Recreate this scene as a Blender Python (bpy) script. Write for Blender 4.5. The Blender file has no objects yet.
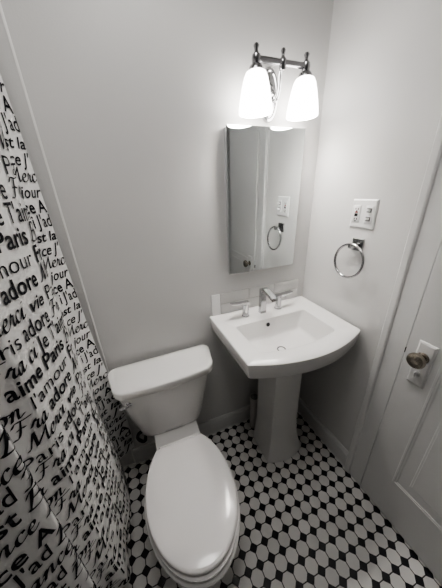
import bpy, bmesh, math, random
from mathutils import Vector, Matrix
random.seed(4)
SC = bpy.context.scene
COL = SC.collection
PI = math.pi

# ------------------------------------------------------------------ materials
def mat(name, color, rough=.5, metal=0., spec=.5, coat=0.):
    m = bpy.data.materials.new(name); m.use_nodes = True
    b = m.node_tree.nodes['Principled BSDF']
    b.inputs['Base Color'].default_value = (*color, 1)
    b.inputs['Roughness'].default_value = rough
    b.inputs['Metallic'].default_value = metal
    b.inputs['Specular IOR Level'].default_value = spec
    b.inputs['Coat Weight'].default_value = coat
    b.inputs['Coat Roughness'].default_value = .08
    return m

def noisy(m, scale, amt, bump=0., bscale=None, detail=3):
    """vary the base colour by noise and add a little bump (object coordinates)"""
    nt = m.node_tree; n = nt.nodes; l = nt.links
    b = n['Principled BSDF']; c = b.inputs['Base Color'].default_value[:]
    tc = n.new('ShaderNodeTexCoord')
    nz = n.new('ShaderNodeTexNoise'); nz.inputs['Scale'].default_value = scale; nz.inputs['Detail'].default_value = detail
    l.new(tc.outputs['Object'], nz.inputs['Vector'])
    mx = n.new('ShaderNodeMix'); mx.data_type = 'RGBA'
    mx.inputs[6].default_value = tuple(max(0, x*(1-amt)) for x in c[:3]) + (1,)
    mx.inputs[7].default_value = tuple(min(1, x*(1+amt)) for x in c[:3]) + (1,)
    l.new(nz.outputs['Fac'], mx.inputs[0]); l.new(mx.outputs[2], b.inputs['Base Color'])
    if bump:
        nb = n.new('ShaderNodeTexNoise'); nb.inputs['Scale'].default_value = bscale or scale*8; nb.inputs['Detail'].default_value = 2
        l.new(tc.outputs['Object'], nb.inputs['Vector'])
        bp = n.new('ShaderNodeBump'); bp.inputs['Strength'].default_value = bump; bp.inputs['Distance'].default_value = .002
        l.new(nb.outputs['Fac'], bp.inputs['Height']); l.new(bp.outputs['Normal'], b.inputs['Normal'])
    return m

M = {}
M['wall'] = noisy(mat('wall_paint', (.68, .674, .662), .42, spec=.4), 2.5, .02, .12, 160)
M['dim'] = noisy(mat('dimmed_front_wall', (.26, .26, .26), .5), 2.5, .03)  # unseen front wall, darkened to cut bounce light on the near curtain fold
M['ceil'] = noisy(mat('ceiling_paint', (.72, .71, .69), .7), 3, .02)
M['trim'] = noisy(mat('trim_paint', (.70, .697, .688), .32, spec=.5), 5, .02, .05, 60)
M['door'] = noisy(mat('door_paint', (.68, .677, .668), .36, spec=.5), 5, .025, .08, 50)
M['porc'] = noisy(mat('porcelain', (.80, .79, .775), .20, spec=.5, coat=.2), 3, .012)
M['lidp'] = noisy(mat('seat_plastic', (.82, .80, .79), .17, spec=.5, coat=.3), 3, .012)
M['plate'] = noisy(mat('plate_plastic', (.80, .80, .79), .35), 6, .01)
M['chrome'] = noisy(mat('chrome', (.56, .56, .57), .10, 1.), 8, .03)
M['dchrome'] = noisy(mat('dark_chrome', (.34, .34, .35), .2, 1.), 8, .05)
M['bronze'] = noisy(mat('antique_nickel', (.40, .36, .31), .2, 1.), 20, .2)
M['drain'] = noisy(mat('drain_metal', (.14, .14, .14), .35, 1.), 8, .05)
M['black'] = noisy(mat('black_rubber', (.012, .012, .012), .45), 8, .1)
M['dark'] = noisy(mat('dark_slot', (.02, .02, .02), .6), 8, .1)
M['grey'] = noisy(mat('grey_plastic', (.12, .12, .12), .5), 8, .1)
M['red'] = noisy(mat('red_button', (.35, .10, .10), .5), 8, .05)
M['mirror'] = noisy(mat('mirror_silver', (.80, .83, .83), .015, 1.), 1, .004)
M['cab'] = noisy(mat('cabinet_side', (.62, .63, .63), .3), 4, .02)
M['cloth'] = noisy(mat('curtain_cloth', (.82, .81, .80), .75, spec=.2), 12, .015, .06, 300)
M['ink'] = noisy(mat('curtain_ink', (.012, .012, .016), .7, spec=.2), 12, .1)
M['canister'] = noisy(mat('canister_plastic', (.52, .50, .48), .4), 6, .03)
M['rod'] = noisy(mat('rod_metal', (.7, .7, .7), .2, 1.), 6, .05)

def emis(name, color, strength, base=(.9, .88, .85)):
    m = mat(name, base, .35)
    b = m.node_tree.nodes['Principled BSDF']
    nt = m.node_tree; n = nt.nodes; l = nt.links
    # slightly brighter towards the middle of the glass, procedural
    tc = n.new('ShaderNodeTexCoord'); nz = n.new('ShaderNodeTexNoise'); nz.inputs['Scale'].default_value = 5
    l.new(tc.outputs['Object'], nz.inputs['Vector'])
    mr = n.new('ShaderNodeMapRange'); mr.inputs[3].default_value = strength*.97; mr.inputs[4].default_value = strength*1.03
    l.new(nz.outputs['Fac'], mr.inputs[0]); l.new(mr.outputs[0], b.inputs['Emission Strength'])
    b.inputs['Emission Color'].default_value = (*color, 1)
    return m
LAMP = (1., .965, .93)
M['shade'] = emis('frosted_glass_lit', LAMP, 4.0)
M['bulb'] = emis('bulb_glow', LAMP, 140.0)

def tile_material():
    m = mat('octagon_dot_tile', (.5, .5, .5), .28, spec=.5)
    nt = m.node_tree; n = nt.nodes; l = nt.links; b = n['Principled BSDF']
    P, X0, Y0 = .0579, -.0248, -.029
    tc = n.new('ShaderNodeTexCoord'); sx = n.new('ShaderNodeSeparateXYZ'); l.new(tc.outputs['Object'], sx.inputs[0])
    def math_(op, a, c=None, d=None):
        k = n.new('ShaderNodeMath'); k.operation = op
        for i, v in enumerate((a, c, d)):
            if v is None: continue
            if isinstance(v, (int, float)): k.inputs[i].default_value = v
            else: l.new(v, k.inputs[i])
        return k.outputs[0]
    U = math_('DIVIDE', math_('SUBTRACT', sx.outputs[0], X0), P)
    V = math_('DIVIDE', math_('SUBTRACT', sx.outputs[1], Y0), P)
    def cell(w): return math_('ABSOLUTE', math_('SUBTRACT', math_('FRACT', math_('ADD', w, .5)), .5))
    a, c = cell(U), cell(V)
    s = math_('ADD', a, c)
    dot = math_('LESS_THAN', s, .325)
    ring = math_('LESS_THAN', s, .365)
    gl = math_('LESS_THAN', math_('MINIMUM', a, c), .034)
    grout = math_('MAXIMUM', ring, gl)
    # per-tile tone
    fl = n.new('ShaderNodeCombineXYZ'); l.new(math_('FLOOR', U), fl.inputs[0]); l.new(math_('FLOOR', V), fl.inputs[1])
    wn = n.new('ShaderNodeTexWhiteNoise'); wn.noise_dimensions = '2D'; l.new(fl.outputs[0], wn.inputs[0])
    r1 = n.new('ShaderNodeMix'); r1.data_type = 'RGBA'
    r1.inputs[6].default_value = (.68, .67, .645, 1); r1.inputs[7].default_value = (.80, .785, .76, 1)
    l.new(wn.outputs[0], r1.inputs[0])
    r2 = n.new('ShaderNodeMix'); r2.data_type = 'RGBA'; l.new(grout, r2.inputs[0]); l.new(r1.outputs[2], r2.inputs[6])
    r2.inputs[7].default_value = (.035, .033, .032, 1)
    r3 = n.new('ShaderNodeMix'); r3.data_type = 'RGBA'; l.new(dot, r3.inputs[0]); l.new(r2.outputs[2], r3.inputs[6])
    r3.inputs[7].default_value = (.010, .010, .013, 1)
    l.new(r3.outputs[2], b.inputs['Base Color'])
    rg = math_('MULTIPLY_ADD', math_('SUBTRACT', grout, dot), .5, .24); l.new(rg, b.inputs['Roughness'])
    hb = math_('SUBTRACT', 1.0, math_('SUBTRACT', grout, dot))
    bp = n.new('ShaderNodeBump'); bp.inputs['Strength'].default_value = .5; bp.inputs['Distance'].default_value = .001
    l.new(hb, bp.inputs['Height']); l.new(bp.outputs['Normal'], b.inputs['Normal'])
    return m
M['tile'] = tile_material()

def splash_material():
    m = mat('white_wall_tile', (.66, .655, .64), .12, spec=.6, coat=.3)
    nt = m.node_tree; n = nt.nodes; l = nt.links; b = n['Principled BSDF']
    tc = n.new('ShaderNodeTexCoord'); nz = n.new('ShaderNodeTexNoise'); nz.inputs['Scale'].default_value = 14
    l.new(tc.outputs['Object'], nz.inputs['Vector'])
    bp = n.new('ShaderNodeBump'); bp.inputs['Strength'].default_value = .15; bp.inputs['Distance'].default_value = .002
    l.new(nz.outputs['Fac'], bp.inputs['Height']); l.new(bp.outputs['Normal'], b.inputs['Normal'])
    return m
M['splash'] = splash_material()
M['splash_end'] = noisy(mat('white_end_tile', (.86, .86, .85), .12, coat=.3), 6, .01)
M['joint'] = noisy(mat('tile_joint', (.45, .445, .43), .7), 20, .03)

# ------------------------------------------------------------------ mesh helpers
def link(name, me, m, parent=None, smooth=True, mods=()):
    o = bpy.data.objects.new(name, me); COL.objects.link(o)
    for x in (m if isinstance(m, (list, tuple)) else [m]): me.materials.append(x)
    if smooth:
        for p in me.polygons: p.use_smooth = True
    if parent is not None:
        o.parent = parent
        r = parent
        while r.parent is not None: r = r.parent
        me.transform(Matrix.Translation(-Vector(r.location)))
    return o

def obj(name, bm, m, parent=None, smooth=True, sharp=35, normals=True):
    if normals: bmesh.ops.recalc_face_normals(bm, faces=bm.faces)
    me = bpy.data.meshes.new(name); bm.to_mesh(me); bm.free()
    o = link(name, me, m, parent, smooth)
    if smooth and sharp:
        me.set_sharp_from_angle(angle=math.radians(sharp))
    return o

def subd(o, lv=2):
    md = o.modifiers.new('sub', 'SUBSURF'); md.levels = lv; md.render_levels = lv
    return o

def box(bm, x0, x1, y0, y1, z0, z1, bev=0., seg=2):
    vs = [bm.verts.new((x, y, z)) for z in (z0, z1) for y in (y0, y1) for x in (x0, x1)]
    fs = [bm.faces.new([vs[i] for i in f]) for f in ((0,2,3,1),(4,5,7,6),(0,1,5,4),(2,6,7,3),(0,4,6,2),(1,3,7,5))]
    if bev:
        es = set(e for f in fs for e in f.edges)
        bmesh.ops.bevel(bm, geom=list(es), offset=bev, segments=seg, profile=.5, affect='EDGES')
    return vs

def loft(bm, rings, cap0=True, cap1=True, closed=True):
    vv = [[bm.verts.new(p) for p in r] for r in rings]
    n = len(rings[0])
    for a, c in zip(vv, vv[1:]):
        for i in range(n if closed else n-1):
            j = (i+1) % n
            bm.faces.new((a[i], a[j], c[j], c[i]))
    if cap0: bm.faces.new(vv[0][::-1])
    if cap1: bm.faces.new(vv[-1])
    return vv

def frame(d):
    d = Vector(d).normalized()
    a = Vector((0, 0, 1)) if abs(d.z) < .9 else Vector((1, 0, 0))
    u = d.cross(a).normalized(); v = d.cross(u)
    return u, v

def tube(bm, pts, r, n=14, closed=False, cap=True):
    pts = [Vector(p) for p in pts]; k = len(pts)
    rs = r if isinstance(r, (list, tuple)) else [r]*k
    rings = []; u = None
    for i, p in enumerate(pts):
        a = pts[(i-1) % k] if (closed or i > 0) else p
        c = pts[(i+1) % k] if (closed or i < k-1) else p
        d = (c-a).normalized()
        if u is None: u, v = frame(d)
        else:
            u = (u - d*u.dot(d)).normalized(); v = d.cross(u)
        rings.append([p + rs[i]*(math.cos(t)*u + math.sin(t)*v) for t in (2*PI*q/n for q in range(n))])
    if closed: rings.append(rings[0]); loft(bm, rings, False, False); bmesh.ops.remove_doubles(bm, verts=bm.verts, dist=1e-6)
    else: loft(bm, rings, cap, cap)

def lathe(bm, prof, base, axis=(0, 0, 1), n=32, cap=True):
    """prof: list of (radius, height along the axis)"""
    ax = Vector(axis).normalized(); u, v = frame(ax); b = Vector(base)
    rings = [[b + ax*h + max(r, 1e-5)*(math.cos(2*PI*q/n)*u + math.sin(2*PI*q/n)*v) for q in range(n)] for r, h in prof]
    loft(bm, rings, cap, cap)

def crom(pts, n=8, closed=False):
    pts = [Vector(p) for p in pts]; out = []; k = len(pts)
    for i in range(k if closed else k-1):
        p0 = pts[(i-1) % k] if (closed or i > 0) else pts[0]*2-pts[1]
        p1, p2 = pts[i], pts[(i+1) % k]
        p3 = pts[(i+2) % k] if (closed or i+2 < k) else p2*2-p1
        for q in range(n):
            t = q/n
            out.append(.5*((2*p1)+(p2-p0)*t+(2*p0-5*p1+4*p2-p3)*t*t+(3*p1-p0-3*p2+p3)*t**3))
    if not closed: out.append(pts[-1])
    return out

def rrect(x0, x1, y0, y1, r, z, bow=0., bowb=0., ns=12, nc=6, taper=0.):
    """rounded rectangle, counter-clockwise from the front left; bow pushes the front (y0) edge out, taper narrows the front"""
    P = []
    def side(a, c):
        for q in range(ns): P.append((a[0]+(c[0]-a[0])*q/ns, a[1]+(c[1]-a[1])*q/ns))
    def corner(cx, cy, a0):
        for q in range(nc):
            t = a0+PI/2*q/nc; P.append((cx+r*math.cos(t), cy+r*math.sin(t)))
    corner(x0+r, y0+r, PI); side((x0+r, y0), (x1-r, y0)); corner(x1-r, y0+r, 1.5*PI); side((x1, y0+r), (x1, y1-r))
    corner(x1-r, y1-r, 0); side((x1-r, y1), (x0+r, y1)); corner(x0+r, y1-r, PI/2); side((x0, y1-r), (x0, y0+r))
    cx, hw, L = (x0+x1)/2, (x1-x0)/2, y1-y0
    out = []
    for x, y in P:
        t = (x-cx)/hw; f = (y1-y)/L
        yy = y - bow*(1-t*t)*f + bowb*(1-t*t)*(1-f)
        out.append(Vector((cx+(x-cx)*(1-taper*f), yy, z)))
    return out

def tag(o, label=None, cat=None, group=None, kind=None):
    for k, v in (('label', label), ('category', cat), ('group', group), ('kind', kind)):
        if v: o[k] = v
    return o

def thing(name, label, cat, loc, group=None):
    o = bpy.data.objects.new(name, None); COL.objects.link(o); o.location = loc; o.empty_display_size = .05
    return tag(o, label, cat, group)

def struct(name, bm, m, parent=None, smooth=False):
    o = obj(name, bm, m, parent, smooth)
    if parent is None: o['kind'] = 'structure'
    return o

# ------------------------------------------------------------------ the room
XL, YF, ZC = -1.98, -2.1, 2.5
bm = bmesh.new(); box(bm, XL-.1, .1, YF-.1, .1, -.1, 0); struct('floor', bm, M['tile'])
bm = bmesh.new(); box(bm, XL-.1, .1, YF-.1, .1, ZC, ZC+.1); struct('ceiling', bm, M['ceil'])
bm = bmesh.new(); box(bm, XL-.1, .1, 0, .1, 0, ZC); struct('wall_back', bm, M['wall'])
bm = bmesh.new(); box(bm, XL-.1, XL, YF, 0, 0, ZC); struct('wall_left', bm, M['wall'])
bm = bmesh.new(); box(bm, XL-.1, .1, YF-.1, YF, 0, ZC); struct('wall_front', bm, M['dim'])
# right wall with its door opening
DY0, DY1, DZ = -1.394, -.6165, 2.04
bm = bmesh.new()
box(bm, 0, .1, DY1, 0, 0, ZC); box(bm, 0, .1, YF, DY0, 0, ZC); box(bm, 0, .1, DY0, DY1, DZ, ZC)
struct('wall_right', bm, M['wall'])

def profile_run(bm, prof, a, c, out):
    """extrude a (depth, height) profile from a to c; out = direction the depth grows"""
    a, c, out = Vector(a), Vector(c), Vector(out)
    loft(bm, [[p + out*d + Vector((0, 0, h)) for d, h in prof] for p in (a, c)])
BB = [(0, 0), (.016, 0), (.016, .006), (.013, .012), (.013, .098), (.010, .106), (.010, .112), (.005, .121), (0, .121)]
bm = bmesh.new(); profile_run(bm, BB, (-1.135, 0, 0), (0, 0, 0), (0, -1, 0)); struct('baseboard_back', bm, M['trim'])
bm = bmesh.new(); profile_run(bm, BB, (0, -.013, 0), (0, -.520, 0), (-1, 0, 0)); struct('baseboard_right', bm, M['trim'])
# half-round strip closing the edge of the bath surround on the back wall
bm = bmesh.new()
loft(bm, [[Vector((x, y, z)) for x, y in ((-1.1455, 0), (-1.1455, -.0020), (-1.1445, -.0022), (-1.1385, 0))] for z in (0, ZC)])
struct('trim_1', bm, mat_strip := noisy(mat('white_bead', (.84, .83, .81), .3), 6, .01), smooth=True)

# door casing: back band plus flat board, left leg, right leg and head
bm = bmesh.new()
def casing_leg(y_out, s):      # s=-1 grows toward -y (the far leg), +1 the other way
    prof = [(0, 0), (.016, 0), (.021, .005), (.021, .024), (.018, .030), (.013, .032), (.013, .098), (.011, .1005), (0, .1005)]
    loft(bm, [[Vector((-d, y_out + s*w, z)) for d, w in prof] for z in (0, DZ+.03+.07)])
casing_leg(-.516, -1); casing_leg(-1.490, 1)
box(bm, -.013, 0, -1.490+.03, -.516-.03, DZ-.006, DZ+.075, .002); box(bm, -.021, 0, -1.4895, -.5165, DZ+.068, DZ+.1, .004)
struct('trim_2', bm, M['trim'])

# door, closed, with a raised panel below and one above
def panel_door():
    bm = bmesh.new()
    y0, y1, z0, z1, xf, xb = -1.387, -.624, .012, 2.03, -.020, .020
    ps = [(-1.27, -.733, .255, .95)]
    # front skin as a grid of rectangles around the panels, panels as nested rings
    ys = [y0, -1.27, -.733, y1]; zs = [z0, .255, .95, z1]
    def quad(a, c, d, e): bm.faces.new([bm.verts.new(p) for p in (a, c, d, e)])
    for i in range(3):
        for j in range(3):
            if i == 1 and j == 1: continue
            quad((xf, ys[i], zs[j]), (xf, ys[i+1], zs[j]), (xf, ys[i+1], zs[j+1]), (xf, ys[i], zs[j+1]))
    for (a, c, d, e) in ps:
        prev = None
        steps = [(0, 0), (.002, -.0018), (.008, -.0022), (.010, .0004), (.016, .0012), (.018, .0034), (.022, .0040), (.058, .0040), (.060, .0022), (.066, .0015), (.068, .0002), (.076, .0004)]
        for k, (ins, dep) in enumerate(steps):
            r = [bm.verts.new((xf+dep*.75, y, z)) for y, z in ((a+ins, d+ins), (c-ins, d+ins), (c-ins, e-ins), (a+ins, e-ins))]
            if prev:
                for q in range(4): bm.faces.new((prev[q], prev[(q+1) % 4], r[(q+1) % 4], r[q]))
            prev = r
        bm.faces.new(prev)
    # rim and back
    def rim(i, x): return [(x, y0-i, z0), (x, y1+i, z0), (x, y1+i, z1), (x, y0-i, z1)]
    rr = [rim(0, xf), rim(.0016, xf+.0005), rim(.0030, xf+.0018), rim(.0036, xf+.004), rim(.0036, xb)]
    for ra, rb in zip(rr, rr[1:]):
        for q in range(4): quad(ra[q], ra[(q+1) % 4], rb[(q+1) % 4], rb[q])
    quad(*rb)
    bmesh.ops.remove_doubles(bm, verts=bm.verts, dist=1e-5)
    return bm
door = struct('door_1', panel_door(), M['door'])
# escutcheon, knob and thumb-turn
bm = bmesh.new()
prof = [(0, 0), (.0, .004), (.006, .008), (.010, .008)]
PY0, PY1, PZ0, PZ1 = -.713, -.656, .793, .975
rings = [[Vector((-.020-d, y, z)) for y, z in ((PY0+i, PZ0+i), (PY1-i, PZ0+i), (PY1-i, PZ1-i), (PY0+i, PZ1-i))] for i, d in prof]
loft(bm, rings); esc = obj('escutcheon', bm, M['trim'], door, False); 
KX = (-.028, -.684, .917)
bm = bmesh.new()
lathe(bm, [(.020, 0), (.021, .003), (.016, .006), (.010, .009), (.009, .020), (.012, .023), (.024, .027), (.0290, .034), (.0295, .041), (.0265, .047), (.018, .051), (.006, .052), (.0, .052)], KX, (-1, 0, 0), 36)
kn = obj('door_knob', bm, M['bronze'], door); kn['label'] = 'round antique metal door knob'
bm = bmesh.new()
lathe(bm, [(.011, 0), (.012, .003), (.008, .006), (.004, .007), (.004, .012)], (-.028, -.684, .846), (-1, 0, 0), 20)
box(bm, -.050, -.037, -.686, -.682, .834, .858, .0015)
obj('thumb_turn', bm, M['trim'], door)
bm = bmesh.new(); box(bm, -.0185, .004, -.6202, -.6165, .893, .917, .001); obj('latch', bm, M['dark'], door, False)

# ------------------------------------------------------------------ backsplash
sp = thing('backsplash', 'low strip of glossy white tile on the wall behind the sink', 'backsplash', (-.315, 0, .888))
bm = bmesh.new()
for (a, c) in ((-.540, -.375), (-.372, -.215), (-.212, -.05)):
    box(bm, a, c, -.009, 0, .947, 1.004, .002)
for (a, c) in ((-.540, -.30), (-.297, -.135), (-.132, -.05)):
    box(bm, a, c, -.009, 0, .886, .944, .002)
obj('tile_field', bm, M['splash'], sp)
bm = bmesh.new(); box(bm, -.592, -.543, -.010, 0, .8852, 1.005, .003)
o = obj('end_tile', bm, M['splash_end'], sp); o['label'] = 'brighter white end tile'
bm = bmesh.new(); box(bm, -.542, -.05, -.007, 0, .8865, 1.0035); obj('joint', bm, M['joint'], sp, False)

# ------------------------------------------------------------------ pedestal sink
sink = thing('pedestal_sink', 'white square pedestal sink with a bowed front in the right corner', 'sink', (-.305, -.2, 0))
ZT = .885
def srect(x0, x1, y0, y1, r, z, bow): return rrect(x0, x1, y0, y1, r, z, bow, ns=16, nc=6, taper=.025)
bm = bmesh.new()
X0, X1, Y0, Y1 = -.608, -.006, -.425, -.001
R = []
R.append(srect(-.42, -.19, -.30, -.06, .03, .70, .005))
R.append(srect(-.46, -.16, -.34, -.03, .04, .76, .02))
R.append(srect(X0+.030, X1-.030, Y0+.030, Y1, .02, .802, .062))
R.append(srect(X0+.014, X1-.014, Y0+.010, Y1, .010, .806, .068))
R.append(srect(X0+.008, X1-.008, Y0+.005, Y1, .006, .814, .070))
R.append(srect(X0+.001, X1-.001, Y0+.001, Y1, .005, ZT-.006, .071))
R.append(srect(X0+.001, X1-.001, Y0+.001, Y1, .005, ZT-.003, .071))
R.append(srect(X0+.004, X1-.004, Y0+.004, Y1-.002, .005, ZT, .070))
bx0, bx1, by0, by1 = -.522, -.112, -.372, -.150
R.append(srect(bx0-.007, bx1+.007, by0-.007, by1+.007, .014, ZT-.001, .034))
R.append(srect(bx0-.002, bx1+.002, by0-.002, by1+.002, .014, ZT-.004, .032))
R.append(srect(bx0, bx1, by0, by1, .014, ZT-.010, .031))
R.append(srect(bx0+.030, bx1-.030, by0+.018, by1-.010, .020, ZT-.088, .022))
R.append(srect(bx0+.037, bx1-.037, by0+.024, by1-.014, .024, ZT-.100, .020))
R.append(srect(bx0+.050, bx1-.050, by0+.036, by1-.024, .024, ZT-.107, .016))
R.append(srect(-.37, -.29, -.31, -.23, .03, ZT-.117, 0))
loft(bm, R, True, True)
obj('basin', bm, M['porc'], sink, True, 40)
# pedestal: straight faceted column with a flared foot
bm = bmesh.new()
def prect(hw, yb, yf, z, bow, cx=-.283, ch=.004): return rrect(cx-hw, cx+hw, yf, yb, ch, z, bow, ns=10, nc=3)
PR = [prect(.122, -.135, -.318, 0, .030), prect(.122, -.135, -.318, .012, .030), prect(.116, -.132, -.314, .03, .026), prect(.104, -.128, -.304, .075, .018),
      prect(.092, -.122, -.295, .14, .013), prect(.086, -.118, -.290, .24, .011), prect(.084, -.116, -.290, .45, .010), prect(.084, -.11, -.292, .70, .010), prect(.088, -.10, -.296, .765, .010)]
loft(bm, PR)
obj('pedestal', bm, M['porc'], sink, True, 30)
bm = bmesh.new()
lathe(bm, [(.0, -.004), (.012, -.004), (.016, -.001), (.021, .0005), (.022, -.001), (.022, -.004)], (-.330, -.268, ZT-.1155), n=28)
obj('drain', bm, M['drain'], sink)
bm = bmesh.new()
lathe(bm, [(.0, .002), (.0105, .002), (.0105, 0)], (-.341, by1-.0055, ZT-.034), (0, -1, .15), n=24)
o = obj('overflow_hole', bm, M['dark'], sink); o['label'] = 'dark round overflow hole'
bm = bmesh.new()
lathe(bm, [(.0105, 0), (.0105, .003), (.0135, .003), (.0135, 0)], (-.341, by1-.0055, ZT-.034), (0, -1, .15), n=24, cap=False)
obj('overflow_ring', bm, M['chrome'], sink)

# ------------------------------------------------------------------ faucet
fa = thing('faucet', 'chrome widespread faucet with two flat lever handles on the sink ledge', 'faucet', (-.33, -.08, ZT))
bm = bmesh.new()
# square spout: a column that turns forward and dips slightly at the lip
prof = [(-.080, ZT, .017, .013), (-.080, ZT+.06, .0165, .0125), (-.080, ZT+.115, .016, .0125)]
rings = []
def rect_ring(c, u, v, a, b_, ch=.003):
    c, u, v = Vector(c), Vector(u), Vector(v)
    pts = [(-a, -b_+ch), (-a+ch, -b_), (a-ch, -b_), (a, -b_+ch), (a, b_-ch), (a-ch, b_), (-a+ch, b_), (-a, b_-ch)]
    return [c + u*p + v*q for p, q in pts]
XS = -.330
path = [((XS, -.080, ZT), (0, 1, 0), .0185, .0145), ((XS, -.080, ZT+.004), (0, 1, 0), .0175, .0135), ((XS, -.080, ZT+.105), (0, 1, 0), .0165, .012),
        ((XS, -.078, ZT+.128), (0, .75, .66), .0165, .013), ((XS, -.092, ZT+.138), (0, .12, 1), .0165, .0085), ((XS, -.15, ZT+.128), (0, .18, 1), .017, .008), ((XS, -.190, ZT+.118), (0, .18, 1), .017, .0075)]
for c, v, a, b_ in path: rings.append(rect_ring(c, (1, 0, 0), Vector(v).normalized(), a, b_))
loft(bm, rings)
lathe(bm, [(.009, 0), (.009, .012)], (XS, -.180, ZT+.101), n=18)
obj('spout', bm, M['chrome'], fa, True, 30)
for xc, s in ((-.430, -1), (-.229, 1)):
    bm = bmesh.new()
    lathe(bm, [(.020, 0), (.020, .004), (.0175, .005), (.0165, .05), (.0165, .068), (.014, .071), (0, .071)], (xc, -.078, ZT), n=30)
    h = obj('handle', bm, M['chrome'], fa)
    bm = bmesh.new()
    rr = []
    for t, zz, w, th in ((-.020, .074, .014, .006), (-.014, .0755, .0165, .0065), (.02, .0775, .0155, .006), (.055, .082, .0145, .0045), (.082, .086, .0135, .003)):
        rr.append(rect_ring((xc+s*t, -.078, ZT+zz), (0, 1, 0), (0, 0, 1), w, th, .0015))
    loft(bm, rr); obj('lever', bm, M['chrome'], h, True, 30)

# ------------------------------------------------------------------ mirrored cabinet
mc = thing('mirror_cabinet', 'tall frameless mirrored medicine cabinet hung above the sink', 'mirror', (-.305, 0, 1.11))
mx0, mx1, mz0, mz1 = -.4965, -.1140, 1.109, 1.733
bm = bmesh.new(); box(bm, mx0+.004, mx1-.004, -.024, 0, mz0+.004, mz1-.004, .001); obj('cabinet_body', bm, M['cab'], mc, False)
bm = bmesh.new()
TI = .0075
def mr(i, y): return [Vector(p) for p in ((mx0+i, y, mz0+i), (mx1-i, y, mz0+i), (mx1-i, y-TI, mz1-i), (mx0+i, y-TI, mz1-i))]
loft(bm, [mr(0, -.0242), mr(0, -.0298), mr(.014, -.0305)], True, True)
obj('mirror_glass', bm, M['mirror'], mc, False)

# ------------------------------------------------------------------ wall light
wl = thing('wall_light', 'chrome two-lamp vanity light with lit frosted bell shades above the mirror', 'light', (-.300, 0, 1.85))
LX, LY, LZ = (-.400, -.184), -.095, 1.917
MXC = -.289
bm = bmesh.new()
n = 40
def oval(a, b_, y): return [Vector((MXC+a*math.cos(2*PI*q/n), y, 1.845+b_*math.sin(2*PI*q/n))) for q in range(n)]
loft(bm, [oval(.044, .092, 0), oval(.044, .092, -.006), oval(.041, .089, -.012), oval(.034, .080, -.013), oval(.031, .076, -.010), oval(.024, .062, -.013), oval(.012, .035, -.018)])
obj('wall_plate', bm, M['chrome'], wl)
bm = bmesh.new()
arm = crom([(MXC+.004, -.016, 1.835), (MXC+.010, -.032, 1.822), (MXC+.012, -.052, 1.830), (MXC+.008, -.068, 1.858), (MXC, -.080, 1.890), (MXC, LY, LZ-.008)], 8)
tube(bm, arm, .0068, 14)
lathe(bm, [(0, 0), (.013, 0), (.013, .008), (.008, .012), (.006, .016)], (MXC+.012, -.016, 1.845), (0, -1, 0), 20)
obj('arm', bm, M['chrome'], wl)
bm = bmesh.new(); tube(bm, [(LX[0]-.004, LY, LZ), (LX[1]+.004, LY, LZ)], .0105, 18); obj('bar', bm, M['dchrome'], wl)
FIN = [(.010, -.022), (.0125, -.016), (.0140, 0), (.0125, .010), (.008, .015), (.0055, .020), (.006, .026), (.0085, .033), (.0085, .036), (.005, .037), (.006, .040), (0, .041)]
for x in (LX[0], MXC, LX[1]):
    bm = bmesh.new(); lathe(bm, [(r*(1. if x == MXC else 1.15), h) for r, h in FIN], (x, LY, LZ), n=22); obj('finial', bm, M['dchrome'], wl)
for x in LX:
    bm = bmesh.new()
    lathe(bm, [(.012, .0), (.020, -.004), (.024, -.010), (.0265, -.020), (.027, -.030), (.024, -.031), (.02, -.012)], (x, LY, LZ-.014), n=28, cap=False)
    obj('socket_cup', bm, M['dchrome'], wl)
    bm = bmesh.new()
    zt = LZ-.034
    outer = [(.027, 0), (.035, -.004), (.042, -.017), (.050, -.046), (.056, -.076), (.061, -.104), (.0625, -.121), (.0615, -.125)]
    inner = [(r-.003, h) for r, h in outer[::-1]]
    lathe(bm, outer+inner, (x, LY, zt), n=36, cap=False)
    sh = obj('lamp_shade', bm, M['shade'], wl); sh['label'] = 'glowing frosted white glass shade'
    bm = bmesh.new()
    lathe(bm, [(.012, 0), (.013, -.02), (.022, -.045), (.027, -.062), (.024, -.08), (.012, -.092), (0, -.095)], (x, LY, zt+.004), n=24)
    obj('bulb', bm, M['bulb'], sh)

# ------------------------------------------------------------------ outlet plate
op = thing('outlet_plate', 'white double-gang plate with socket and switch on the right wall', 'outlet', (0, -.315, 1.325))
oy0, oy1, oz0, oz1 = -.372, -.257, 1.325, 1.441       # oy1 is the side nearer the corner
bm = bmesh.new()
def pr_(i, d): return [Vector((-d, y, z)) for y, z in ((oy0+i, oz0+i), (oy1-i, oz0+i), (oy1-i, oz1-i), (oy0+i, oz1-i))]
loft(bm, [pr_(0, 0), pr_(0, .003), pr_(.005, .0068), pr_(.008, .007)]); obj('cover_plate', bm, M['plate'], op, False)
bm = bmesh.new(); box(bm, -.0095, -.006, -.3020, -.2690, 1.349, 1.417, .001); g = obj('socket_face', bm, M['plate'], op)
for zc in (1.403, 1.363):
    for dy, h in ((-.0065, .008), (.0055, .0065)):
        bm = bmesh.new(); box(bm, -.0098, -.009, -.2855+dy-.0018, -.2855+dy+.0018, zc-h/2, zc+h/2); obj('socket_slot', bm, M['dark'], g, False)
    bm = bmesh.new(); lathe(bm, [(.0034, 0), (.0034, .0004)], (-.0095, -.2855, zc-.0085), (-1, 0, 0), 12); obj('ground_hole', bm, M['dark'], g, False)
bm = bmesh.new(); box(bm, -.0110, -.009, -.2930, -.2780, 1.3735, 1.3845, .0006); o = obj('test_button', bm, M['dark'], g, False); o['label'] = 'black test button'
bm = bmesh.new(); box(bm, -.0110, -.009, -.2925, -.2785, 1.3870, 1.3925, .0006); o = obj('reset_button', bm, M['red'], g, False); o['label'] = 'dull red reset button'
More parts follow.
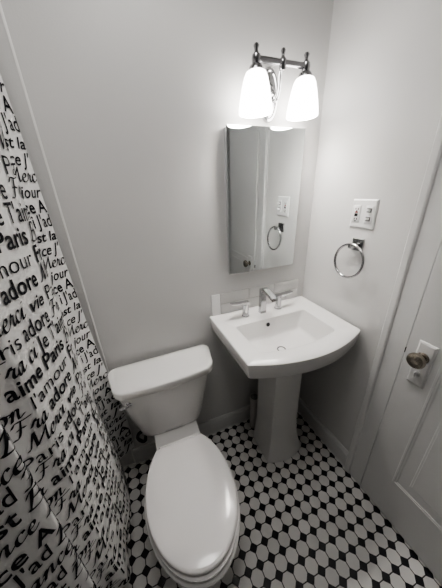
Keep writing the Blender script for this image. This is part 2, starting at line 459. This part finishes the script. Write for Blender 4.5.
bm = bmesh.new(); box(bm, -.0095, -.006, -.3600, -.3270, 1.349, 1.417, .001); g = obj('switch_face', bm, M['plate'], op)
for zc in (1.400, 1.366):
    bm = bmesh.new()
    box(bm, -.0098, -.009, -.3545, -.3325, zc-.0085, zc+.0085, .0004); s_ = obj('switch_slot', bm, M['grey'], g, False)
    bm = bmesh.new(); rr = [rect_ring((-.0095-d, -.3435-dy, zc+dz), (0, 1, 0), (0, 0, 1), .0062-.001*d/.012, .0045, .001) for d, dy, dz in ((0, 0, 0), (.008, .002, .001), (.016, .005, .002))]
    loft(bm, rr); obj('toggle', bm, M['plate'], s_, True, 30)

# ------------------------------------------------------------------ towel ring
tr = thing('towel_ring', 'chrome towel ring on a square mount below the outlet plate', 'towel ring', (0, -.307, 1.26))
ty, tz = -.317, 1.256
bm = bmesh.new()
loft(bm, [[Vector((-d, ty+sy*a, tz+sz*a)) for sy, sz in ((-1, -1), (1, -1), (1, 1), (-1, 1))] for d, a in ((0, .027), (.008, .027), (.010, .025))])
obj('mount', bm, M['chrome'], tr, False)
bm = bmesh.new(); box(bm, -.052, -.009, ty-.009, ty+.009, tz-.012, tz+.008, .003); obj('post', bm, M['chrome'], tr, True, 40)
bm = bmesh.new()
RR = .072
tube(bm, [(-.044-.012*(1-math.cos(t))*.5, ty-.005+RR*math.sin(t), tz+.006-RR+RR*math.cos(t)) for t in [2*PI*q/64 for q in range(64)]], 0.0056, 12, closed=True)
obj('ring', bm, M['chrome'], tr)

# ------------------------------------------------------------------ toilet
CX = -.884
to = thing('toilet', 'white two-piece toilet with closed elongated lid beside the shower curtain', 'toilet', (CX, -.3, 0))
def egg(hw, yc, bb, bf, z, n=48, sq=2.0, cx=CX):
    out = []
    for q in range(n):
        t = 2*PI*q/n; c, s = math.cos(t), math.sin(t)
        e = 2/sq
        x = hw*math.copysign(abs(s)**e, s); y = (bb if c > 0 else bf)*math.copysign(abs(c)**e, c)
        out.append(Vector((cx+x, yc+y, z)))
    return out
bm = bmesh.new()
RB = [egg(.118, -.36, .26, .23, 0, sq=2.6), egg(.118, -.36, .26, .23, .012, sq=2.6), egg(.110, -.36, .255, .22, .03, sq=2.6), egg(.106, -.36, .25, .22, .10, sq=2.6),
      egg(.112, -.38, .25, .225, .18, sq=2.5), egg(.135, -.42, .25, .245, .25, sq=2.3), egg(.163, -.45, .24, .265, .31, sq=2.15), egg(.180, -.47, .23, .272, .355, sq=2.05),
      egg(.184, -.475, .22, .272, .375), egg(.182, -.475, .22, .270, .388), egg(.172, -.475, .21, .260, .392)]
loft(bm, RB); bowl = obj('bowl', bm, M['porc'], to, True, 60)
bm = bmesh.new()   # deck joining bowl and tank
loft(bm, [rrect(CX-.085, CX+.085, -.30, -.03, .03, .20), rrect(CX-.095, CX+.095, -.31, -.025, .03, .30), rrect(CX-.108, CX+.108, -.32, -.02, .02, .37), rrect(CX-.110, CX+.110, -.32, -.02, .018, .388), rrect(CX-.106, CX+.106, -.316, -.024, .016, .394)])
obj('deck', bm, M['porc'], to, True, 50)
bm = bmesh.new()   # tank body
TK = [(.118, -.165, -.035, .394, .04), (.145, -.180, -.030, .402, .05), (.152, -.186, -.030, .43, .05), (.176, -.196, -.030, .54, .05), (.197, -.208, -.030, .66, .05), (.202, -.208, -.030, .705, .05)]
loft(bm, [rrect(CX-h-.020, CX+h-.004, yf, yb, r, z, .012, ns=12, nc=8) for h, yf, yb, z, r in TK])
tank = obj('tank', bm, M['porc'], to, True, 50)
bm = bmesh.new()   # tank lid
def lidr(i, z): return rrect(CX-.264+i, CX+.246-i, -.214+i, -.028-i, .045, z, .020, ns=14, nc=10, taper=.13)
loft(bm, [lidr(.012, .705), lidr(.003, .706), lidr(0, .709), lidr(0, .736), lidr(.0015, .741), lidr(.005, .744), lidr(.03, .7445)])
bmesh.ops.rotate(bm, cent=(CX, -.03, 0), matrix=Matrix.Rotation(math.radians(1.5), 3, 'Z'), verts=bm.verts)
obj('tank_lid', bm, M['porc'], to, True, 50)
bm = bmesh.new()   # seat and lid: an oval with a straight back edge
def oval_seat(a, bfr, ycut, z, n=56, yc=-.49, bbk=.256):
    tmax = PI - math.acos(max(-1, min(1, -(ycut-yc)/bbk)))   # angle where the back is cut
    t0 = math.acos((ycut-yc)/bbk)
    out = []
    for q in range(n+1):
        t = t0 + (2*PI-2*t0)*q/n
        c, s = math.cos(t), math.sin(t)
        out.append(Vector((CX+a*s, yc+(bbk if c > 0 else bfr)*c, z)))
    k = 10; A, B = out[-1], out[0]
    out += [A.lerp(B, q/k) for q in range(1, k)]
    return out
loft(bm, [oval_seat(.166, .238, -.295, .393), oval_seat(.173, .248, -.290, .396), oval_seat(.174, .249, -.289, .408), oval_seat(.170, .243, -.292, .412)])
obj('seat', bm, M['lidp'], to, True, 50)
bm = bmesh.new()
loft(bm, [oval_seat(.166, .230, -.291, .4135), oval_seat(.172, .238, -.287, .416), oval_seat(.173, .240, -.286, .424), oval_seat(.1715, .238, -.287, .4285), oval_seat(.168, .234, -.290, .4320), oval_seat(.162, .228, -.295, .4335), oval_seat(.13, .19, -.325, .4350), oval_seat(.08, .12, -.40, .4355)])
obj('seat_lid', bm, M['lidp'], to, True, 50)
bm = bmesh.new(); box(bm, CX-.096, CX+.096, -.290, -.268, .394, .418, .006, 3); obj('hinge', bm, M['lidp'], to)
bm = bmesh.new()
lathe(bm, [(.013, 0), (.013, .006), (.007, .010), (.006, .02)], (CX-.178, -.204, .668), (-.25, -1, 0), 18)
tube(bm, crom([(CX-.178, -.220, .668), (CX-.190, -.222, .667), (CX-.204, -.220, .663), (CX-.214, -.214, .659)], 6), [.006]*7+[.007]*12, 12)
obj('flush_lever', bm, M['chrome'], tank)
to.rotation_euler = (0, 0, math.radians(-.6))

# ------------------------------------------------------------------ hose below the tank
bm = bmesh.new()
hs = crom([(-1.046, -.012, .215), (-1.050, -.045, .214), (-1.066, -.055, .226), (-1.084, -.052, .255), (-1.075, -.052, .287), (-1.050, -.055, .302), (-1.020, -.06, .315), (-1.000, -.08, .36), (-1.010, -.088, .380)], 8)
tube(bm, hs, .009, 12)
o = obj('supply_hose', bm, M['black']); tag(o, 'black curved supply hose on the wall under the tank', 'hose')

# ------------------------------------------------------------------ canister behind the pedestal
ca = thing('brush_canister', 'small pale cylinder with a dark top on the floor behind the pedestal', 'canister', (-.375, -.065, 0))
bm = bmesh.new()
lathe(bm, [(.030, 0), (.032, .004), (.030, .02), (.029, .20), (.030, .262), (.028, .264), (.024, .262), (.024, .10)], (-.358, -.065, 0), n=30)
obj('canister_body', bm, M['canister'], ca)
bm = bmesh.new(); lathe(bm, [(.0, .004), (.018, .002), (.026, -.004), (.026, -.02)], (-.358, -.065, .268), n=26)
o = obj('canister_top', bm, M['grey'], ca); o['label'] = 'dark round top'

# ------------------------------------------------------------------ shower curtain
# plan of the folds at four heights: wall edge -> fold valley -> ridge -> toward the camera
ZB, ZTOP = .20, 2.02
LV = [
 (.20, [(-1.112, -.045), (-1.160, -.072), (-1.186, -.09), (-1.194, -.10), (-1.190, -.115), (-1.172, -.165), (-1.162, -.20), (-1.155, -.24), (-1.143, -.36), (-1.166, -.455), (-1.158, -.57), (-1.216, -.580), (-1.242, -.602), (-1.216, -.645), (-1.179, -.686), (-1.172, -.699), (-1.184, -.711), (-1.284, -.789), (-1.45, -.915)]),
 (.42, [(-1.112, -.043), (-1.165, -.072), (-1.194, -.09), (-1.203, -.102), (-1.195, -.13), (-1.168, -.20), (-1.155, -.24), (-1.151, -.27), (-1.158, -.36), (-1.172, -.46), (-1.186, -.55), (-1.216, -.580), (-1.242, -.602), (-1.216, -.645), (-1.179, -.686), (-1.172, -.699), (-1.184, -.711), (-1.284, -.789), (-1.45, -.915)]),
 (1.0, [(-1.158, -.040), (-1.184, -.065), (-1.203, -.086), (-1.214, -.105), (-1.205, -.16), (-1.168, -.30), (-1.148, -.355), (-1.146, -.385), (-1.157, -.44), (-1.172, -.51), (-1.186, -.565), (-1.216, -.580), (-1.242, -.602), (-1.216, -.645), (-1.179, -.686), (-1.172, -.699), (-1.184, -.711), (-1.284, -.789), (-1.45, -.915)]),
 (2.02, [(-1.187, -.038), (-1.199, -.062), (-1.210, -.082), (-1.218, -.10), (-1.205, -.15), (-1.158, -.27), (-1.135, -.32), (-1.132, -.345), (-1.143, -.41), (-1.165, -.50), (-1.184, -.56), (-1.216, -.580), (-1.242, -.602), (-1.216, -.645), (-1.179, -.686), (-1.172, -.699), (-1.184, -.711), (-1.284, -.789), (-1.45, -.915)]),
]
NK = len(LV[0][1])
# distance along the cloth, measured at z = 1
S_ = [0.]
for a, c in zip(LV[2][1], LV[2][1][1:]): S_.append(S_[-1]+math.hypot(c[0]-a[0], c[1]-a[1]))
UMAX = S_[-1]
def level_pts(z):
    zs = [l[0] for l in LV]
    if z <= zs[0]: return LV[0][1]
    for i in range(3):
        if z <= zs[i+1] or i == 2:
            t = (z-zs[i])/(zs[i+1]-zs[i]); break
    def m(i, k, j):   # finite-difference slope for a smooth blend through the levels
        a, c = max(0, i-1), min(3, i+1)
        return (LV[c][1][k][j]-LV[a][1][k][j])/(zs[c]-zs[a])
    h = zs[i+1]-zs[i]; out = []
    for k in range(NK):
        q = []
        for j in (0, 1):
            p0, p1 = LV[i][1][k][j], LV[i+1][1][k][j]
            q.append((2*t**3-3*t*t+1)*p0+(t**3-2*t*t+t)*h*m(i, k, j)+(-2*t**3+3*t*t)*p1+(t**3-t*t)*h*m(i+1, k, j))
        out.append(tuple(q))
    return out
_cache = {}
def curtain_xy(u, z):
    zk = round(z, 4)
    if zk not in _cache: _cache[zk] = level_pts(zk)
    P = _cache[zk]
    u = max(0., min(UMAX-1e-6, u))
    i = 0
    while S_[i+1] < u: i += 1
    t = (u-S_[i])/(S_[i+1]-S_[i])
    def g(k): return P[max(0, min(NK-1, k))]
    p0, p1, p2, p3 = g(i-1), g(i), g(i+1), g(i+2)
    h = S_[i+1]-S_[i]
    r = []
    for j in (0, 1):
        m1 = (p2[j]-p0[j])/((S_[i+1]-S_[max(0, i-1)]))*h*.75
        m2 = (p3[j]-p1[j])/((S_[min(NK-1, i+2)]-S_[i]))*h*.75
        r.append((2*t**3-3*t*t+1)*p1[j]+(t**3-2*t*t+t)*m1+(-2*t**3+3*t*t)*p2[j]+(t**3-t*t)*m2)
    return r
def curtain_pt(u, z, off=0.):
    x, y = curtain_xy(u, z)
    rp = (.0018*math.sin(u*40+z*2.3) + .0004*math.sin(u*101+1-z*3))*max(0, min(1, (u-S_[7])*12))
    a, c = curtain_xy(max(0, u-.003), z), curtain_xy(min(UMAX-.0001, u+.003), z)
    d = Vector((c[0]-a[0], c[1]-a[1])).normalized()
    nx, ny = -d.y, d.x                       # room side
    return Vector((x+nx*(off+rp), y+ny*(off+rp), z))

cu = bmesh.new()
NU, NZ = 260, 110
grid = [[cu.verts.new(curtain_pt(UMAX*i/NU, ZB+(ZTOP-ZB)*j/NZ)) for i in range(NU+1)] for j in range(NZ+1)]
for j in range(NZ):
    for i in range(NU):
        cu.faces.new((grid[j][i], grid[j][i+1], grid[j+1][i+1], grid[j+1][i]))

# lettering ---------------------------------------------------------------
def poly_text(word, bold=0., shear=0., xs=1., size=1.):
    """outline letters of the built-in font as triangles: list of tris, width"""
    c = bpy.data.curves.new('t', 'FONT'); c.body = word; c.size = size; c.shear = shear; c.offset = bold
    c.resolution_u = 3; c.space_character = 1.0
    o = bpy.data.objects.new('t', c); COL.objects.link(o)
    dg = bpy.context.evaluated_depsgraph_get(); me = o.evaluated_get(dg).to_mesh()
    me.calc_loop_triangles()
    V = [(v.co.x*xs, v.co.y) for v in me.vertices]
    T = [[V[i] for i in t.vertices] for t in me.loop_triangles]
    o.evaluated_get(dg).to_mesh_clear()
    bpy.data.objects.remove(o); bpy.data.curves.remove(c)
    w = max(p[0] for t in T for p in t)
    return T, w

PEN = {  # pen strokes, x-height 1
 'M': (2.0, [[(0, .1), (.18, .1), (.40, .9), (.55, 1.7)], [(.55, 1.7), (.68, .9), (.80, .05)], [(.80, .05), (1.15, .9), (1.5, 1.7)], [(1.5, 1.7), (1.5, .7), (1.62, .05), (1.95, .35)]]),
 'B': (1.35, [[(.35, 1.65), (.30, .8), (.15, .05)], [(.0, 1.25), (.3, 1.68), (.85, 1.65), (1.0, 1.3), (.7, .98), (.4, .92)], [(.4, .92), (.9, .9), (1.12, .5), (.8, .05), (.3, .02), (.0, .2)]]),
 'F': (1.3, [[(.62, 1.55), (.52, .8), (.35, .1), (.0, .1)], [(.0, 1.3), (.2, 1.65), (.8, 1.6), (1.35, 1.72)], [(.25, .85), (.6, .92), (.95, .85)]]),
 'e': (.80, [[(.10, .45), (.48, .62), (.50, .92), (.28, .98), (.06, .55), (.18, .06), (.48, .05), (.80, .35)]]),
 'r': (.72, [[(0, .35), (.22, 1.05), (.26, .85), (.46, .85)], [(.46, .85), (.38, .3), (.50, .02), (.72, .3)]]),
 'c': (.75, [[(.55, .8), (.42, 1.0), (.12, .75), (.10, .25), (.32, .0), (.75, .35)]]),
 'i': (.48, [[(0, .35), (.2, .98), (.14, .3), (.22, .02), (.48, .3)], [(.27, 1.38), (.30, 1.46)]]),
 'o': (.85, [[(.40, .98), (.10, .75), (.10, .25), (.35, .0), (.60, .3), (.60, .75), (.38, .98), (.55, .88), (.85, .85)]]),
 'n': (1.0, [[(0, .6), (.16, .98), (.14, .5), (.08, .0)], [(.1, .3), (.38, .95), (.60, .9), (.58, .4), (.66, .02), (1.0, .35)]]),
 'j': (.55, [[(0, .35), (.26, .98), (.20, .2), (.10, -.5), (-.15, -.62), (-.1, -.3), (.55, .3)], [(.33, 1.38), (.36, 1.46)]]),
 'u': (1.0, [[(0, .4), (.18, .98), (.12, .4), (.22, .03), (.5, .3), (.62, .98)], [(.62, .98), (.58, .4), (.68, .02), (1.0, .35)]]),
 'a': (.95, [[(.60, .85), (.35, 1.0), (.08, .6), (.12, .1), (.35, .05), (.62, .85)], [(.62, .95), (.56, .35), (.66, .02), (.95, .35)]]),
}
def pen_text(word, size=1., wide=.235, slant=.18):
    T = []; x = 0.
    nib = Vector((math.cos(math.radians(28)), math.sin(math.radians(28))))*wide/2
    for ch in word:
        w, strokes = PEN[ch]
        for s in strokes:
            pts = crom([Vector((p[0], p[1])) for p in s], 6)
            for a, c in zip(pts, pts[1:]):
                d = (c-a)
                if d.length < 1e-6: continue
                q = Vector((-d.y, d.x)).normalized()*.05
                for k in (nib, q):
                    A, B, C_, D = a-k, a+k, c+k, c-k
                    T.append([A, B, C_]); T.append([A, C_, D])
        x0 = x
        for i in range(len(T)):
            pass
        T_done = T
        # shift the new letter
        for tri in T[pen_text.n:]:
            for i in range(3): tri[i] = (tri[i][0]+x+slant*tri[i][1], tri[i][1])
        pen_text.n = len(T)
        x += w
    pen_text.n = 0
    k = size
    return [[(p[0]*k, p[1]*k) for p in t] for t in T], x*k
pen_text.n = 0

CAP = .0405          # cap height of the print, metres
_words = {}
def word(w, style):
    key = (w, style)
    if key in _words: return _words[key]
    f = CAP/.73
    if style == 'script': r = pen_text(w, CAP/1.65)
    elif style == 'bold': r = poly_text(w, .016*f, 0, .86, f)
    elif style == 'cond': r = poly_text(w, .006*f, 0, .70, f*1.05)
    elif style == 'thin': r = poly_text(w, -.004*f, 0, 1.02, f*.92)
    elif style == 'ital': r = poly_text(w, .008*f, .35, .88, f*.92)
    elif style == 'wide': r = poly_text(w, .012*f, .25, 1.10, f*.8)
    _words[key] = r
    return r
# each printed row, written so that its END lies at the wall edge of the cloth
ROWS = [
 [('France', 'script'), ('est', 'bold'), ('Bon', 'script'), ("l'amour", 'thin'), ('Fra', 'bold'), ("c'est la", 'wide')],
 [("J'ad", 'cond'), ('France', 'script'), ('Fra', 'script'), ('adore', 'bold'), ('Me', 'script'), ("ce J'", 'ital')],
 [('est', 'bold'), ('Bonjour', 'script'), ('Merci', 'script'), ('vie', 'wide'), ('Par', 'thin'), ('Merc', 'script')],
 [('France', 'script'), ('Merci', 'script'), ('Paris', 'thin'), ('adore', 'cond'), ('Fra', 'script'), ('jour', 'ital')],
 [('Merci', 'script'), ('Fra', 'script'), ('ci', 'script'), ("Je T'aime", 'cond'), ('nce A', 'bold')],
 [('Bonjour', 'script'), ('aime', 'bold'), ('Paris', 'bold'), ('Bo', 'script'), ("i J'ad", 'cond')],
]
NFACE0 = len(cu.faces)
tx = bmesh.new()
PITCH = .0460
row_z = ZB+.012; k = 0
GAP = .013
rows_total = int((ZTOP-.03-row_z)/PITCH)
for k in range(rows_total):
    z0 = row_z + k*PITCH
    # row index chosen so that "c'est la" falls at z = 1.38
    ridx = (round((1.362-z0)/PITCH)) % 6
    items = ROWS[ridx]
    u = .003            # distance of the text's right end from the wall edge
    step = 0
    while u < UMAX-.08 and step < 14:
        w, st = items[len(items)-1-(step % len(items))]
        T, wd = word(w, st)
        if u+wd > UMAX-.01: break
        for tri in T:
            try: tx.faces.new([tx.verts.new((u+wd-p[0], z0+p[1], 0)) for p in tri])
            except ValueError: pass
        u += wd+GAP; step += 1
        if step == 1: u = max(u, S_[6]-.012)
bmesh.ops.remove_doubles(tx, verts=tx.verts, dist=1e-5)
# cut the letters finely enough to follow the folds
for i in range(1, int(UMAX/.014)):
    geom = tx.verts[:]+tx.edges[:]+tx.faces[:]
    bmesh.ops.bisect_plane(tx, geom=geom, plane_co=(i*.014, 0, 0), plane_no=(1, 0, 0), dist=1e-6)
tv = {}
for v in tx.verts:
    if v.co.y > ZTOP: v.co.y = ZTOP
    tv[v] = cu.verts.new(curtain_pt(v.co.x, max(v.co.y, ZB+.001), .0022))
for f in tx.faces:
    try:
        nf = cu.faces.new([tv[v] for v in f.verts]); nf.material_index = 1
    except ValueError: pass
tx.free()
me = bpy.data.meshes.new('shower_curtain'); cu.to_mesh(me); cu.free()
o = link('shower_curtain', me, [M['cloth'], M['ink']], None, True)
tag(o, 'white shower curtain printed with black French words, hanging left of the toilet', 'curtain')
# rod the curtain hangs from, above the picture
bm = bmesh.new()
tube(bm, [(-1.19, -.004, 2.035), (-1.19, YF+.004, 2.035)], .0125, 18)
lathe(bm, [(.03, 0), (.03, .006), (.016, .02), (.0125, .022)], (-1.19, 0, 2.035), (0, -1, 0), 24)
o = obj('curtain_rod', bm, M['rod']); tag(o, 'straight metal rod the printed shower curtain hangs from', 'rod')

# ------------------------------------------------------------------ light and camera
la = bpy.data.lights.new('added_fill_light', 'AREA'); la.shape = 'DISK'; la.size = .5; la.energy = 3.0; la.color = (1, .98, .96)  # unseen fill light, added to lift the shadows
lo = bpy.data.objects.new('added_fill_light', la); COL.objects.link(lo); lo.location = (-.80, -.62, 2.48)

w = bpy.data.worlds.new('world'); SC.world = w; w.use_nodes = True
w.node_tree.nodes['Background'].inputs[0].default_value = (.5, .52, .55, 1)
w.node_tree.nodes['Background'].inputs[1].default_value = .2

cam = bpy.data.cameras.new('camera'); co = bpy.data.objects.new('camera', cam); COL.objects.link(co)
right = Vector((0.927005, -0.37294009, -0.03971673)); down = Vector((-0.18406893, -0.36013687, -0.91456004)); fwd = Vector((0.32677264, 0.85511235, -0.40249536))
mw = Matrix((( right.x, -down.x, -fwd.x, -.93936), (right.y, -down.y, -fwd.y, -1.05982), (right.z, -down.z, -fwd.z, 1.5), (0, 0, 0, 1)))
co.matrix_world = mw
cam.sensor_fit = 'VERTICAL'; cam.sensor_height = 36; cam.sensor_width = 36*442/588; cam.lens = 237.0/588*36
cam.clip_start = .01
SC.camera = co
SC.view_settings.view_transform = 'AgX'
SC.view_settings.look = 'AgX - Medium High Contrast'
SC.view_settings.exposure = 1.15
